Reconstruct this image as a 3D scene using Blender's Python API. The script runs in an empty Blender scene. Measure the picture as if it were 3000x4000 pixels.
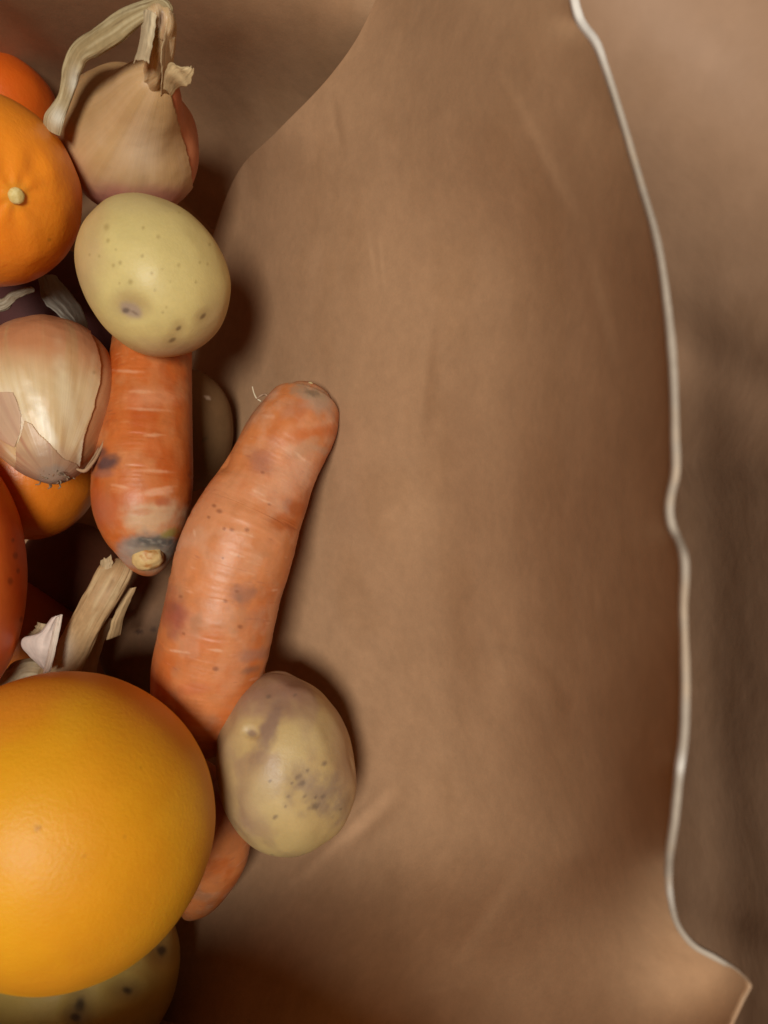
import bpy, bmesh, math
import numpy as np
from mathutils import Vector

# ------------------------------------------------------------------ camera, world, lamp
S = bpy.context.scene
COL = S.collection
CZ = 0.36                      # camera height above the bottom of the bag (metres)

cam_d = bpy.data.cameras.new("camera"); cam = bpy.data.objects.new("camera", cam_d); COL.objects.link(cam)
cam.location = (0, 0, CZ); cam.rotation_euler = (0, 0, 0)
cam_d.sensor_fit = 'HORIZONTAL'; cam_d.sensor_width = 36; cam_d.lens = 36
cam_d.clip_start = 0.005; cam_d.clip_end = 20
cam_d.dof.use_dof = True; cam_d.dof.focus_distance = 0.255; cam_d.dof.aperture_fstop = 20
S.camera = cam

W = bpy.data.worlds.new("World"); S.world = W; W.use_nodes = True
W.node_tree.nodes["Background"].inputs[0].default_value = (1.0, 0.52, 0.27, 1)
W.node_tree.nodes["Background"].inputs[1].default_value = 0.085

def lamp(name, loc, target, size, power, color):
    l = bpy.data.lights.new(name, 'AREA'); l.shape = 'DISK'; l.size = size; l.energy = power; l.color = color
    o = bpy.data.objects.new(name, l); COL.objects.link(o); o.location = loc
    o.rotation_euler = (Vector(target) - Vector(loc)).to_track_quat('-Z', 'Y').to_euler()
    return o
lamp("ceiling_lamp", (-0.10, -0.05, 1.22), (0, 0, 0.1), 0.30, 11.8, (1.0, 0.96, 0.87))

S.view_settings.view_transform = 'Standard'; S.view_settings.look = 'None'
S.view_settings.exposure = 0.0; S.view_settings.gamma = 1.0
S.cycles.max_bounces = 6; S.cycles.diffuse_bounces = 4; S.cycles.glossy_bounces = 2
S.cycles.caustics_reflective = False; S.cycles.caustics_refractive = False

# ------------------------------------------------------------------ maths helpers
def P(px, py, d):
    """point of the place that lies d metres below the camera plane"""
    return np.stack([(np.asarray(px, float) - 1500) * d / 3000, (2000 - np.asarray(py, float)) * d / 3000,
                     CZ - np.asarray(d, float) + 0 * np.asarray(px, float)], -1)
def proj(V):
    d = CZ - V[:, 2]
    return 1500 + 3000 * V[:, 0] / d, 2000 - 3000 * V[:, 1] / d

def _hash(ix, iy, iz, seed):
    h = (ix.astype(np.int64) * 374761393 + iy.astype(np.int64) * 668265263 + iz.astype(np.int64) * 2147483647 + seed * 974711) & 0xffffffff
    h = ((h ^ (h >> 13)) * 1274126177) & 0xffffffff
    h = h ^ (h >> 16)
    h = (h * 2246822519) & 0xffffffff
    return ((h ^ (h >> 15)) & 0xffffff) / float(0xffffff)
def vnoise(X, seed=0):
    X = np.asarray(X, float); i = np.floor(X).astype(np.int64); f = X - i; f = f * f * f * (f * (f * 6 - 15) + 10)
    r = 0
    for a in (0, 1):
        for b in (0, 1):
            for c in (0, 1):
                w = (f[:, 0] if a else 1 - f[:, 0]) * (f[:, 1] if b else 1 - f[:, 1]) * (f[:, 2] if c else 1 - f[:, 2])
                r = r + w * _hash(i[:, 0] + a, i[:, 1] + b, i[:, 2] + c, seed)
    return r * 2 - 1
def fbm(X, scale, octs=3, seed=0):
    X = np.asarray(X, float) * scale; a = 1; t = 0; n = 0
    for k in range(octs):
        t = t + a * vnoise(X + 17.3 * k, seed + k); n += a; a *= .5; X = X * 2.03
    return t / n
def sstep(a, b, x):
    t = np.clip((x - a) / (b - a), 0, 1); return t * t * (3 - 2 * t)
def mixc(col, c2, m):
    return col * (1 - m[:, None]) + np.asarray(c2)[None, :] * m[:, None]
def normals(V, F):
    N = np.zeros_like(V)
    for k in range(F.shape[1] - 2):
        a, b, c = V[F[:, 0]], V[F[:, k + 1]], V[F[:, k + 2]]
        n = np.cross(b - a, c - a)
        for q in (0, k + 1, k + 2):
            for ax in range(3):
                N[:, ax] += np.bincount(F[:, q], n[:, ax], len(V))
    return N / (np.linalg.norm(N, axis=1)[:, None] + 1e-12)
def inpoly(px, py, poly):
    r = np.zeros(len(px), bool); n = len(poly)
    for i in range(n):
        x1, y1 = poly[i]; x2, y2 = poly[(i + 1) % n]
        c = (y1 > py) != (y2 > py)
        xx = (x2 - x1) * (py - y1) / ((y2 - y1) if y2 != y1 else 1e-9) + x1
        r ^= c & (px < xx)
    return r
def catmull(pts, n):
    pts = np.asarray(pts, float)
    ext = np.vstack([2 * pts[0] - pts[1], pts, 2 * pts[-1] - pts[-2]])
    L = np.r_[0, np.cumsum(np.linalg.norm(np.diff(pts[:, :2], axis=0), axis=1) + 1e-9)]
    t = np.linspace(0, L[-1], n); i = np.clip(np.searchsorted(L, t, 'right') - 1, 0, len(pts) - 2)
    u = ((t - L[i]) / (L[i + 1] - L[i]))[:, None]
    p0, p1, p2, p3 = ext[i], ext[i + 1], ext[i + 2], ext[i + 3]
    d0 = (L[i] - L[np.maximum(i - 1, 0)])[:, None]; d1 = (L[i + 1] - L[i])[:, None]
    d2 = (L[np.minimum(i + 2, len(L) - 1)] - L[i + 1])[:, None]
    d0 = np.where(d0 <= 0, d1, d0); d2 = np.where(d2 <= 0, d1, d2)
    m1 = ((p2 - p1) / d1 * d0 + (p1 - p0) / d0 * d1) / (d0 + d1) * d1
    m2 = ((p3 - p2) / d2 * d1 + (p2 - p1) / d1 * d2) / (d1 + d2) * d1
    u2, u3 = u * u, u * u * u
    return (2 * u3 - 3 * u2 + 1) * p1 + (u3 - 2 * u2 + u) * m1 + (-2 * u3 + 3 * u2) * p2 + (u3 - u2) * m2

# ------------------------------------------------------------------ object helpers
def setp(o, **k):
    for a, b in k.items(): o[a] = b
def thing(name, label, cat, V, group=None):
    """Empty at the base of the thing"""
    o = bpy.data.objects.new(name, None); COL.objects.link(o); o.empty_display_size = .01
    o.location = (float(V[:, 0].mean()), float(V[:, 1].mean()), float(V[:, 2].min()))
    o['label'] = label; o['category'] = cat
    if group: o['group'] = group
    return o
def part(name, V, F, m, root, col=None, st=None, smooth=True, solid=0, label=None, parent=None, offset=-1):
    me = bpy.data.meshes.new(name)
    loc = np.array(root.location) if root else np.zeros(3)
    V2 = (V - loc).astype(np.float32); k = F.shape[1]
    me.vertices.add(len(V2)); me.vertices.foreach_set('co', V2.ravel())
    me.loops.add(F.size); me.loops.foreach_set('vertex_index', F.astype(np.int32).ravel())
    me.polygons.add(len(F)); me.polygons.foreach_set('loop_start', np.arange(0, F.size, k, dtype=np.int32))
    me.polygons.foreach_set('use_smooth', np.full(len(F), smooth))
    me.update(calc_edges=True); me.validate()
    if col is not None:
        a = me.attributes.new('tint', 'FLOAT_COLOR', 'POINT')
        a.data.foreach_set('color', np.c_[np.clip(col, 0, 1), np.ones(len(col))].astype(np.float32).ravel())
    if st is not None:
        a = me.attributes.new('st', 'FLOAT_VECTOR', 'POINT'); a.data.foreach_set('vector', st.astype(np.float32).ravel())
    me.materials.append(m)
    o = bpy.data.objects.new(name, me); COL.objects.link(o)
    if parent is not None: o.parent = parent
    elif root is not None: o.parent = root
    if solid:
        md = o.modifiers.new('thickness', 'SOLIDIFY'); md.thickness = solid; md.offset = offset
    if label: o['label'] = label
    return o

_ico = {}
def ico(n=7):
    if n not in _ico:
        bm = bmesh.new(); bmesh.ops.create_icosphere(bm, subdivisions=n, radius=1)
        V = np.array([v.co[:] for v in bm.verts]); F = np.array([[v.index for v in f.verts] for f in bm.faces])
        bm.free(); V /= np.linalg.norm(V, axis=1)[:, None]; _ico[n] = (V, F)
    return _ico[n]
def rotm(axis, deg):
    a = np.asarray(axis, float); a /= np.linalg.norm(a); t = math.radians(deg); c, s = math.cos(t), math.sin(t)
    K = np.array([[0, -a[2], a[1]], [a[2], 0, -a[0]], [-a[1], a[0], 0]])
    return np.eye(3) * c + s * K + (1 - c) * np.outer(a, a)
def fit(V, bbox, d):
    """move and size a shape so that it has the extent bbox (left, top, right, bottom), its centre d below the camera"""
    c = P((bbox[0] + bbox[2]) / 2, (bbox[1] + bbox[3]) / 2, d); s = np.array([1., 1., 1.])
    k = (bbox[2] - bbox[0] + bbox[3] - bbox[1]) / 4 * d / 3000
    s *= k; s[2] = k * .94
    for _ in range(14):
        w = V * s + c; x, y = proj(w)
        s[0] *= (bbox[2] - bbox[0]) / (x.max() - x.min()); s[1] *= (bbox[3] - bbox[1]) / (y.max() - y.min())
        s[2] = (s[0] + s[1]) / 2
        c[0] += ((bbox[0] + bbox[2]) - (x.max() + x.min())) / 2 * d / 3000
        c[1] -= ((bbox[1] + bbox[3]) - (y.max() + y.min())) / 2 * d / 3000
    return V * s + c

class Skin:
    """a surface with its projected coordinates, for placing eyes, blemishes and dents on it"""
    def __init__(s, V, F, col):
        s.V, s.F = V, F; s.col = np.tile(np.asarray(col, float), (len(V), 1)); s.up()
    def up(s):
        s.N = normals(s.V, s.F); s.x, s.y = proj(s.V)
        view = np.array([0, 0, CZ]) - s.V; view /= np.linalg.norm(view, axis=1)[:, None]
        s.face = sstep(.02, .22, (s.N * view).sum(1))
    def mask(s, px, py, rx, ry=None, ang=0, soft=.5, wob=.25, freq=260, seed=1):
        ry = ry or rx; a = math.radians(ang); dx, dy = s.x - px, s.y - py
        u = (dx * math.cos(a) + dy * math.sin(a)) / rx; v = (-dx * math.sin(a) + dy * math.cos(a)) / ry
        r = np.sqrt(u * u + v * v)
        if wob: r = r + wob * fbm(s.V, freq, 3, seed + int(px + py))
        return (1 - sstep(1 - soft, 1 + soft, r)) * s.face
    def paint(s, px, py, rx, ry, col, k=1, ang=0, soft=.5, wob=.25, freq=260):
        s.col = mixc(s.col, col, s.mask(px, py, rx, ry, ang, soft, wob, freq) * k)
    def dent(s, px, py, rx, ry, depth, ang=0, soft=.9, wob=0):
        s.V = s.V - s.N * (s.mask(px, py, rx, ry, ang, soft, wob) * depth)[:, None]
    def vary(s, col, scale, k, seed=0, lo=-.1, hi=.5, octs=3):
        s.col = mixc(s.col, col, sstep(lo, hi, fbm(s.V, scale, octs, seed)) * k)

def tube(rows, nr, na, flat=1., cap0=0, cap1=0, mod=None, twist=0):
    """rows of (px, py, d, r_px) -> swept tube; returns V, F, st"""
    R = catmull(rows, nr); C = P(R[:, 0], R[:, 1], R[:, 2]); rad = np.maximum(R[:, 3], .01) * R[:, 2] / 3000
    t = np.linspace(0, 1, nr)
    if cap0: rad = rad * np.sqrt(np.clip(1 - np.clip(1 - t / cap0, 0, 1) ** 2, 1e-5, 1))
    if cap1: rad = rad * np.sqrt(np.clip(1 - np.clip(1 - (1 - t) / cap1, 0, 1) ** 2, 1e-5, 1))
    T = np.gradient(C, axis=0); T /= np.linalg.norm(T, axis=1)[:, None]
    up = np.array([0, 0, 1.]); E1 = np.cross(T, up); E1 /= np.linalg.norm(E1, axis=1)[:, None] + 1e-9
    E2 = np.cross(E1, T)
    th = np.linspace(0, 2 * np.pi, na, endpoint=False)
    TH, TT = np.meshgrid(th, t)
    ph = TH + twist * TT
    c, s_ = np.cos(ph), np.sin(ph)
    m = np.ones_like(TH)
    if mod is not None: m = m + mod(TT, TH, np.c_[np.cos(TH).ravel(), np.sin(TH).ravel(), TT.ravel()]).reshape(TH.shape)
    fl = flat if np.isscalar(flat) else np.interp(t, [f[0] for f in flat], [f[1] for f in flat])[:, None]
    V = C[:, None, :] + (rad[:, None] * m * c)[..., None] * E1[:, None, :] + (rad[:, None] * m * s_ * fl)[..., None] * E2[:, None, :]
    V = V.reshape(-1, 3)
    i, j = np.meshgrid(np.arange(nr - 1), np.arange(na), indexing='ij'); j2 = (j + 1) % na
    F = np.stack([i * na + j, (i + 1) * na + j, (i + 1) * na + j2, i * na + j2], -1).reshape(-1, 4)
    a0 = len(V); V = np.vstack([V, C[:1], C[-1:]])
    # close both ends with degenerate quads turned into a fan of thin quads
    k = np.arange(0, na, 2)
    F = np.vstack([F, np.stack([np.full_like(k, a0), k, (k + 1) % na, (k + 2) % na], -1),
                   np.stack([np.full_like(k, a0 + 1), (nr - 1) * na + (k + 2) % na, (nr - 1) * na + (k + 1) % na, (nr - 1) * na + k], -1)])
    st = np.c_[np.cos(TH).ravel(), np.sin(TH).ravel(), TT.ravel()]; st = np.vstack([st, [[0, 0, 0]], [[0, 0, 1]]])
    return V, F, st

def sheet(rows, nr=40, nc=24, bulge=0., jag=0., rough=.0002, seed=3, endjag=0.):
    """rows of (left px,py,d, right px,py,d) -> curved thin sheet; bulge lifts its middle (metres)"""
    rows = np.asarray(rows, float); L = catmull(rows[:, :3], nr); R = catmull(rows[:, 3:], nr)
    u = np.linspace(0, 1, nc); t = np.linspace(0, 1, nr)
    A = P(L[:, 0], L[:, 1], L[:, 2]); B = P(R[:, 0], R[:, 1], R[:, 2])
    if jag:
        w = (B - A); n1 = fbm(np.c_[t * 9, t * 0, t * 0], 1, 3, seed); n2 = fbm(np.c_[t * 9, t * 0 + 5, t * 0], 1, 3, seed + 4)
        A = A + w * (n1 * jag)[:, None]; B = B + w * (n2 * jag)[:, None]
    V = A[:, None] * (1 - u)[None, :, None] + B[:, None] * u[None, :, None]
    if endjag:
        e = fbm(np.c_[u * 7, u * 0, u * 0], 1, 3, seed + 9) * endjag
        T = V[-1] - V[-4]; V[-3:] += (T * e[:, None])[None] * np.array([.3, .6, 1.])[:, None, None]
    V[..., 2] += bulge * np.sin(np.pi * u)[None, :]
    V = V.reshape(-1, 3)
    st = np.stack(np.meshgrid(u, t), -1).reshape(-1, 2); st = np.c_[st[:, 0], st[:, 1] * .1, st[:, 0] * 0]
    V[:, 2] += rough * fbm(np.c_[st[:, 0] * 8, st[:, 1] * 30, st[:, 2]], 1, 3, seed)
    i, j = np.meshgrid(np.arange(nr - 1), np.arange(nc - 1), indexing='ij')
    F = np.stack([i * nc + j, (i + 1) * nc + j, (i + 1) * nc + j + 1, i * nc + j + 1], -1).reshape(-1, 4)
    return V, F, st

# ------------------------------------------------------------------ materials
def mat(name, rough=.5, spec=.4, sss=0., sss_r=(1, .5, .2), sss_scale=.003, noise=(), bump=(), stripe=None, base=None, coat=0, trans=0., rvar=0.):
    """tint attribute (the thing's own colour and marks) x procedural noise, with procedural relief.
    noise: (scale, amount), bump: (scale, distance), stripe: (vector scale, amount, bump)"""
    m = bpy.data.materials.new(name); m.use_nodes = True; nt = m.node_tree; N = nt.nodes; L = nt.links
    b = N["Principled BSDF"]; b.inputs['Roughness'].default_value = rough; b.inputs['Specular IOR Level'].default_value = spec
    if sss:
        b.inputs['Subsurface Weight'].default_value = sss; b.inputs['Subsurface Radius'].default_value = sss_r
        b.inputs['Subsurface Scale'].default_value = sss_scale
    if coat: b.inputs['Coat Weight'].default_value = coat; b.inputs['Coat Roughness'].default_value = .25
    tc = N.new('ShaderNodeTexCoord')
    if base is None:
        a = N.new('ShaderNodeAttribute'); a.attribute_name = 'tint'; c = a.outputs['Color']
    else:
        a = N.new('ShaderNodeRGB'); a.outputs[0].default_value = (*base, 1); c = a.outputs[0]
    def mul(c, fac, amt):
        mr = N.new('ShaderNodeMapRange'); mr.inputs['From Min'].default_value = .25; mr.inputs['From Max'].default_value = .75
        mr.inputs['To Min'].default_value = 1 - amt; mr.inputs['To Max'].default_value = 1 + amt
        L.new(fac, mr.inputs['Value']); v = N.new('ShaderNodeVectorMath'); v.operation = 'SCALE'
        L.new(c, v.inputs[0]); L.new(mr.outputs[0], v.inputs['Scale']); return v.outputs[0]
    h = None; nrm = None
    def addbump(fac, dist):
        nonlocal nrm
        bp = N.new('ShaderNodeBump'); bp.inputs['Distance'].default_value = dist; bp.inputs['Strength'].default_value = 1
        L.new(fac, bp.inputs['Height'])
        if nrm is not None: L.new(nrm, bp.inputs['Normal'])
        nrm = bp.outputs[0]
    for sc, am in noise:
        n = N.new('ShaderNodeTexNoise'); n.inputs['Scale'].default_value = sc; n.inputs['Detail'].default_value = 4
        L.new(tc.outputs['Object'], n.inputs['Vector']); c = mul(c, n.outputs['Fac'], am)
        if rvar:
            mr = N.new('ShaderNodeMapRange'); mr.inputs['To Min'].default_value = rough - rvar; mr.inputs['To Max'].default_value = rough + rvar
            L.new(n.outputs['Fac'], mr.inputs['Value']); L.new(mr.outputs[0], b.inputs['Roughness'])
    for sc, di in bump:
        n = N.new('ShaderNodeTexNoise'); n.inputs['Scale'].default_value = sc; n.inputs['Detail'].default_value = 3
        L.new(tc.outputs['Object'], n.inputs['Vector']); addbump(n.outputs['Fac'], di)
    if stripe:
        for vs, am, bd in stripe:
            a2 = N.new('ShaderNodeAttribute'); a2.attribute_name = 'st'
            v = N.new('ShaderNodeVectorMath'); v.operation = 'MULTIPLY'; v.inputs[1].default_value = vs
            L.new(a2.outputs['Vector'], v.inputs[0])
            n = N.new('ShaderNodeTexNoise'); n.inputs['Scale'].default_value = 1; n.inputs['Detail'].default_value = 3
            L.new(v.outputs[0], n.inputs['Vector'])
            if am: c = mul(c, n.outputs['Fac'], am)
            if bd: addbump(n.outputs['Fac'], bd)
    L.new(c, b.inputs['Base Color'])
    if nrm is not None: L.new(nrm, b.inputs['Normal'])
    if trans:
        out = N['Material Output']; tr = N.new('ShaderNodeBsdfTranslucent'); L.new(c, tr.inputs['Color'])
        mx = N.new('ShaderNodeMixShader'); mx.inputs[0].default_value = trans
        L.new(b.outputs[0], mx.inputs[1]); L.new(tr.outputs[0], mx.inputs[2]); L.new(mx.outputs[0], out.inputs['Surface'])
    return m

M_paper = mat('kraft_paper', .75, .25, noise=((22, .03), (110, .055), (330, .05), (1500, .04)), bump=((60, .00010), (300, .00004), (1200, .00003)), trans=.05)
M_paper2 = mat('kraft_paper_far', .6, .3, noise=((20, .05), (90, .04)), bump=((50, .0006),))
M_rim = mat('pale_paper_edge', .7, .2, noise=((90, .05), (400, .06)), bump=((500, .0001),))
M_potato = mat('potato_skin', .45, .36, .12, (1, .7, .3), .002, noise=((120, .05), (900, .03)), bump=((300, .00012), (1500, .00005)), rvar=.08)
M_carrot = mat('carrot_skin', .45, .38, .15, (1, .4, .15), .002, noise=((150, .07), (900, .03)), bump=((260, .0002),), stripe=(((3, 3, 40), .03, .00012), ((6, 6, 12), .04, 0)), rvar=.08)
M_citrus = mat('citrus_peel', .36, .42, .3, (1, .5, .08), .004, noise=((60, .03),), bump=((700, .00012), (180, .00025)), rvar=.06)
M_grape = mat('thick_citrus_peel', .50, .36, .22, (1, .5, .06), .004, noise=((45, .035), (130, .02)), bump=((900, .00012), (150, .0001)), rvar=.05)
M_red = mat('red_rind', .45, .35, .2, (1, .3, .08), .003, noise=((60, .05), (200, .04)), bump=((200, .0002),))
M_onion = mat('onion_skin', .38, .38, .15, (1, .6, .3), .002, noise=((70, .04),), bump=((220, .00015),), stripe=(((9, 9, 1.), .05, .0001), ((34, 34, 2), .025, .00004)))
M_husk = mat('dry_onion_husk', .55, .3, noise=((150, .08), (600, .06)), bump=((300, .0002),), stripe=(((7, 7, 1.5), .10, .0002), ((22, 22, 3), .05, .00008)), trans=.10)
M_shade = mat('shade_dark_skin', .65, .15, noise=((120, .08), (600, .05)), bump=((300, .0001),))  # matte skin for deep produce whose tint carries the shade of the gaps
M_root = mat('root_fibre', .7, .2, noise=((900, .15),), bump=((900, .0003),))
M_stub = mat('calyx_button', .5, .3, noise=((900, .08),), bump=((900, .0001),))

# ------------------------------------------------------------------ paper bag
def tps(pts):
    A = np.array(pts, float); X = A[:, :2] / 1000; n = len(X)
    r = np.linalg.norm(X[:, None] - X[None], axis=2); K = np.where(r > 0, r * r * np.log(r + 1e-12), 0) + np.eye(n) * .002
    Q = np.c_[np.ones(n), X]; M = np.block([[K, Q], [Q.T, np.zeros((3, 3))]]); w = np.linalg.solve(M, np.r_[A[:, 2], 0, 0, 0])
    def f(x, y):
        x = np.asarray(x) / 1000; y = np.asarray(y) / 1000; out = w[n] + w[n + 1] * x + w[n + 2] * y
        for k in range(n):
            r2 = (x - X[k, 0]) ** 2 + (y - X[k, 1]) ** 2; out = out + w[k] * .5 * r2 * np.log(r2 + 1e-12)
        return out
    return f
def segdist(x, y, a, b):
    a = np.array(a, float); b = np.array(b, float); d = b - a; L = np.hypot(*d); d /= L
    t = (x - a[0]) * d[0] + (y - a[1]) * d[1]; s = (x - a[0]) * (-d[1]) + (y - a[1]) * d[0]
    return s, t / L, L

wall_depth = tps([(1500, -200, .228), (1900, -200, .182), (2230, -200, .152),
    (1450, 0, .236), (1800, 0, .190), (2240, 0, .150),
    (1050, 500, .275), (1500, 500, .228), (1900, 500, .186), (2250, 500, .155), (2430, 500, .140),
    (930, 720, .312), (1150, 700, .272), (850, 1000, .345), (1000, 1050, .302), (1200, 1000, .268), (850, 1300, .345), (1010, 1300, .305), (820, 1550, .345), (1000, 1550, .306), (1600, 1000, .230), (2000, 1000, .197), (2350, 1000, .152), (2570, 1000, .124),
    (600, 2000, .345), (1100, 2000, .29), (1500, 2000, .251), (1800, 2000, .231), (2150, 2000, .180), (2350, 2000, .148), (2620, 2000, .113),
    (700, 2900, .335), (1300, 2900, .285), (1700, 2900, .251), (1900, 2900, .233), (2200, 2900, .183), (2650, 2900, .115),
    (700, 3350, .320), (1300, 3350, .275), (1800, 3350, .240), (2250, 3350, .190), (2610, 3350, .119),
    (800, 3700, .293), (1300, 3700, .243), (1800, 3700, .215), (2300, 3700, .180), (2850, 3700, .140),
    (600, 4200, .268), (1300, 4200, .206), (1800, 4200, .184), (2300, 4200, .161), (2800, 4200, .138)])
leftc = catmull([(1560, -200), (1470, 0), (1390, 160), (1290, 300), (1090, 510), (940, 660), (880, 780), (840, 900), (760, 1150), (620, 1500), (520, 2000), (480, 2800), (430, 3500), (330, 4250)], 400)
rimc = catmull([(2232, -200), (2240, 0), (2262, 75), (2325, 165), (2360, 260), (2430, 480), (2500, 720), (2560, 930), (2600, 1180), (2622, 1400), (2632, 1700), (2634, 1840), (2610, 1990), (2618, 2050), (2655, 2130), (2664, 2400), (2672, 2700), (2664, 2900), (2648, 3020), (2630, 3200), (2608, 3380), (2613, 3500), (2645, 3620), (2700, 3690), (2800, 3748), (2895, 3812), (2922, 3846), (2900, 3892), (2845, 4010), (2760, 4250)], 900)
def wall_extra(x, y):
    e = np.zeros_like(x)
    # gentle crease high on the wall
    s, t, L = segdist(x, y, (1930, 250), (2290, 950)); e += -.0003 * np.exp(-(s / 30) ** 2) * np.sin(np.pi * np.clip(t, 0, 1)) - .0006 * np.tanh(s / 60) * np.sin(np.pi * np.clip(t, 0, 1))
    # small raised fold beside the lower potato with a pocket below it
    s, t, L = segdist(x, y, (1130, 3460), (1545, 3050)); w = np.sin(np.pi * np.clip(t, 0, 1)) ** .7
    e += -.0008 * np.exp(-(s / 24) ** 2) * w + .0019 * np.exp(-((s - 50) / 34) ** 2) * w * sstep(.3, .8, t)
    # diagonal fold running to the lower corner of the opening
    s, t, L = segdist(x, y, (2130, 2950), (2900, 3830)); w = sstep(-.1, .5, t)
    e += (-.006 * (np.sqrt((s / 260) ** 2 + .03) - .17)) * w * np.exp(-(s / 700) ** 2)
    # soft vertical bend where the wall turns steep
    s = x - 1865 - .03 * (y - 2000); e += .0030 * np.exp(-(s / 120) ** 2) * sstep(1100, 1900, y) * (1 - sstep(2900, 3300, y)) * -1
    # second shallow fold
    s, t, L = segdist(x, y, (1960, 2560), (2240, 2760)); e += .0014 * np.exp(-(s / 45) ** 2) * np.sin(np.pi * np.clip(t, 0, 1))
    s, t, L = segdist(x, y, (1480, 3200), (1620, 3900)); e += .0012 * np.tanh(s / 50) * np.exp(-(s / 260) ** 2) * np.sin(np.pi * np.clip(t, 0, 1))
    for (a, b, am, sg) in (((1430, 880), (1465, 1130), -.00018, 9), ((1475, 900), (1500, 1150), -.00015, 8), ((1290, 330), (1345, 640), .0005, 16), ((1130, 1940), (1280, 2030), -.0003, 10), ((1700, 1200), (1640, 1750), .0005, 26), ((2050, 3350), (1750, 3800), -.0003, 34), ((1900, 2350), (2060, 2900), .0003, 26), ((2250, 850), (2420, 1500), -.0003, 30)):
        s, t, L = segdist(x, y, a, b); e += am * np.exp(-(s / sg) ** 2) * np.sin(np.pi * np.clip(t, 0, 1)) + am * .8 * np.tanh(s / sg) * np.exp(-(s / 130) ** 2) * np.sin(np.pi * np.clip(t, 0, 1))
    # small kinks near the rim
    for ky, a in ((2090, .0016), (3000, .0010), (3420, .0016), (80, .002)):
        rx = np.interp(ky, rimc[:800, 1], rimc[:800, 0]); e += a * np.exp(-((y - ky) / 60) ** 2 - ((x - rx) / 90) ** 2)
    return e
nv, nu = 560, 330
ys = np.linspace(0, 1, nv)
Lc = np.stack([np.interp(ys, np.linspace(0, 1, 400), leftc[:, k]) for k in (0, 1)], -1)
Rc = np.stack([np.interp(ys, np.linspace(0, 1, 900), rimc[:, k]) for k in (0, 1)], -1)
# pair left and right edges by height in the bag
yy = np.linspace(-200, 4250, nv)
Lx = np.interp(yy, leftc[:, 1], leftc[:, 0]); 
# the rim runs back on itself near its corner, so follow it by length there
rl = np.maximum.accumulate(rimc[:, 1] + np.linspace(0, .5, 900)); Rx = np.interp(yy, rl, rimc[:, 0])
u = np.linspace(0, 1, nu)
GX = Lx[:, None] * (1 - u) + Rx[:, None] * u; GY = np.repeat(yy[:, None], nu, 1)
def wall_d(x, y):
    return wall_depth(x, y) + wall_extra(x, y)
GD = wall_d(GX, GY)
WV = P(GX, GY, GD).reshape(-1, 3)
rough_h = .0006 * fbm(WV, 28, 2, 5) + .00012 * fbm(WV, 90, 3, 6)
WV[:, 2] += rough_h * (1 - sstep(.93, 1, np.tile(u, nv)))
# round the hidden left edge under, like the fold of a gusset
G = WV.reshape(nv, nu, 3)
pre = []
for k in range(1, 9):
    a = k / 8 * math.pi * .95; r = .0010
    pre.append(G[:, 0] + np.array([-.2 * r, .6 * r, 0]) * math.sin(a) + np.array([0, 0, -1]) * r * (1 - math.cos(a)) + np.array([.0014, -.001, 0]) * max(0, k - 4))
G = np.concatenate([np.stack(pre[::-1], 1), G], 1); nu2 = nu + 8
WV = G.reshape(-1, 3)
i, j = np.meshgrid(np.arange(nv - 1), np.arange(nu2 - 1), indexing='ij')
WF = np.stack([i * nu2 + j, (i + 1) * nu2 + j, (i + 1) * nu2 + j + 1, i * nu2 + j + 1], -1).reshape(-1, 4)
KRAFT = np.array((.43, .252, .138))
def kraft(V, k=1.):
    c = np.tile(KRAFT * k, (len(V), 1)); c = mixc(c, KRAFT * k * np.array((.82, .76, .66)), sstep(-.1, .6, fbm(V * [1, .6, 1], 55, 4, 3)) * .30)
    c = mixc(c, KRAFT * k * np.array((1.12, 1.13, 1.15)), sstep(-.1, .6, fbm(V * [1.2, .9, .7], 100, 5, 9)) * .38); return c
bag = thing('paper_bag', 'open brown kraft paper bag with a pale rim holding the vegetables and fruit', 'paper bag', np.array([[0., 0, 0]]))
part('side_wall', WV, WF, M_paper, bag, kraft(WV), solid=.0003, label='creased side wall rising to the pale rim')
# rim
Rr = catmull(np.c_[rimc[::6], np.zeros((150, 1))], 700)
rd = wall_d(Rr[:, 0], Rr[:, 1])
rp = P(Rr[:, 0], Rr[:, 1], rd)
n = len(rp); tt = np.linspace(0, 1, n)
T = np.gradient(rp, axis=0); T /= np.linalg.norm(T, axis=1)[:, None]; E1 = np.cross(T, [0, 0, 1.]); E1 /= np.linalg.norm(E1, axis=1)[:, None]
cy = Rr[:, 1]
halfw = (1 + .22 * fbm(rp, 120, 3, 12)) * .68 * np.interp(cy, [-200, 60, 260, 900, 2000, 3300, 3740, 3850, 4200], [.00105, .00110, .00080, .00072, .00072, .00072, .00075, .0004, .0003])
prof = [(-1, -1.2), (-1.0, -.1), (-.85, .12), (0, .16), (.85, .08), (1.0, -.15), (1, -1.2)]
RV = np.concatenate([(rp + E1 * (halfw * a)[:, None] + np.array([0, 0, .0009 * b])[None])[:, None] for a, b in prof], 1)
k = len(prof); RV = RV.reshape(-1, 3) + np.array([.0003, 0, .0002]); RV[:, 2] += .00006 * fbm(RV, 700, 2, 4)
i, j = np.meshgrid(np.arange(n - 1), np.arange(k - 1), indexing='ij')
RF = np.stack([i * k + j, (i + 1) * k + j, (i + 1) * k + j + 1, i * k + j + 1], -1).reshape(-1, 4)
rc = np.tile(np.array((.40, .335, .27)), (len(RV), 1)); pale = np.repeat(sstep(3760, 3850, cy), k)
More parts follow.
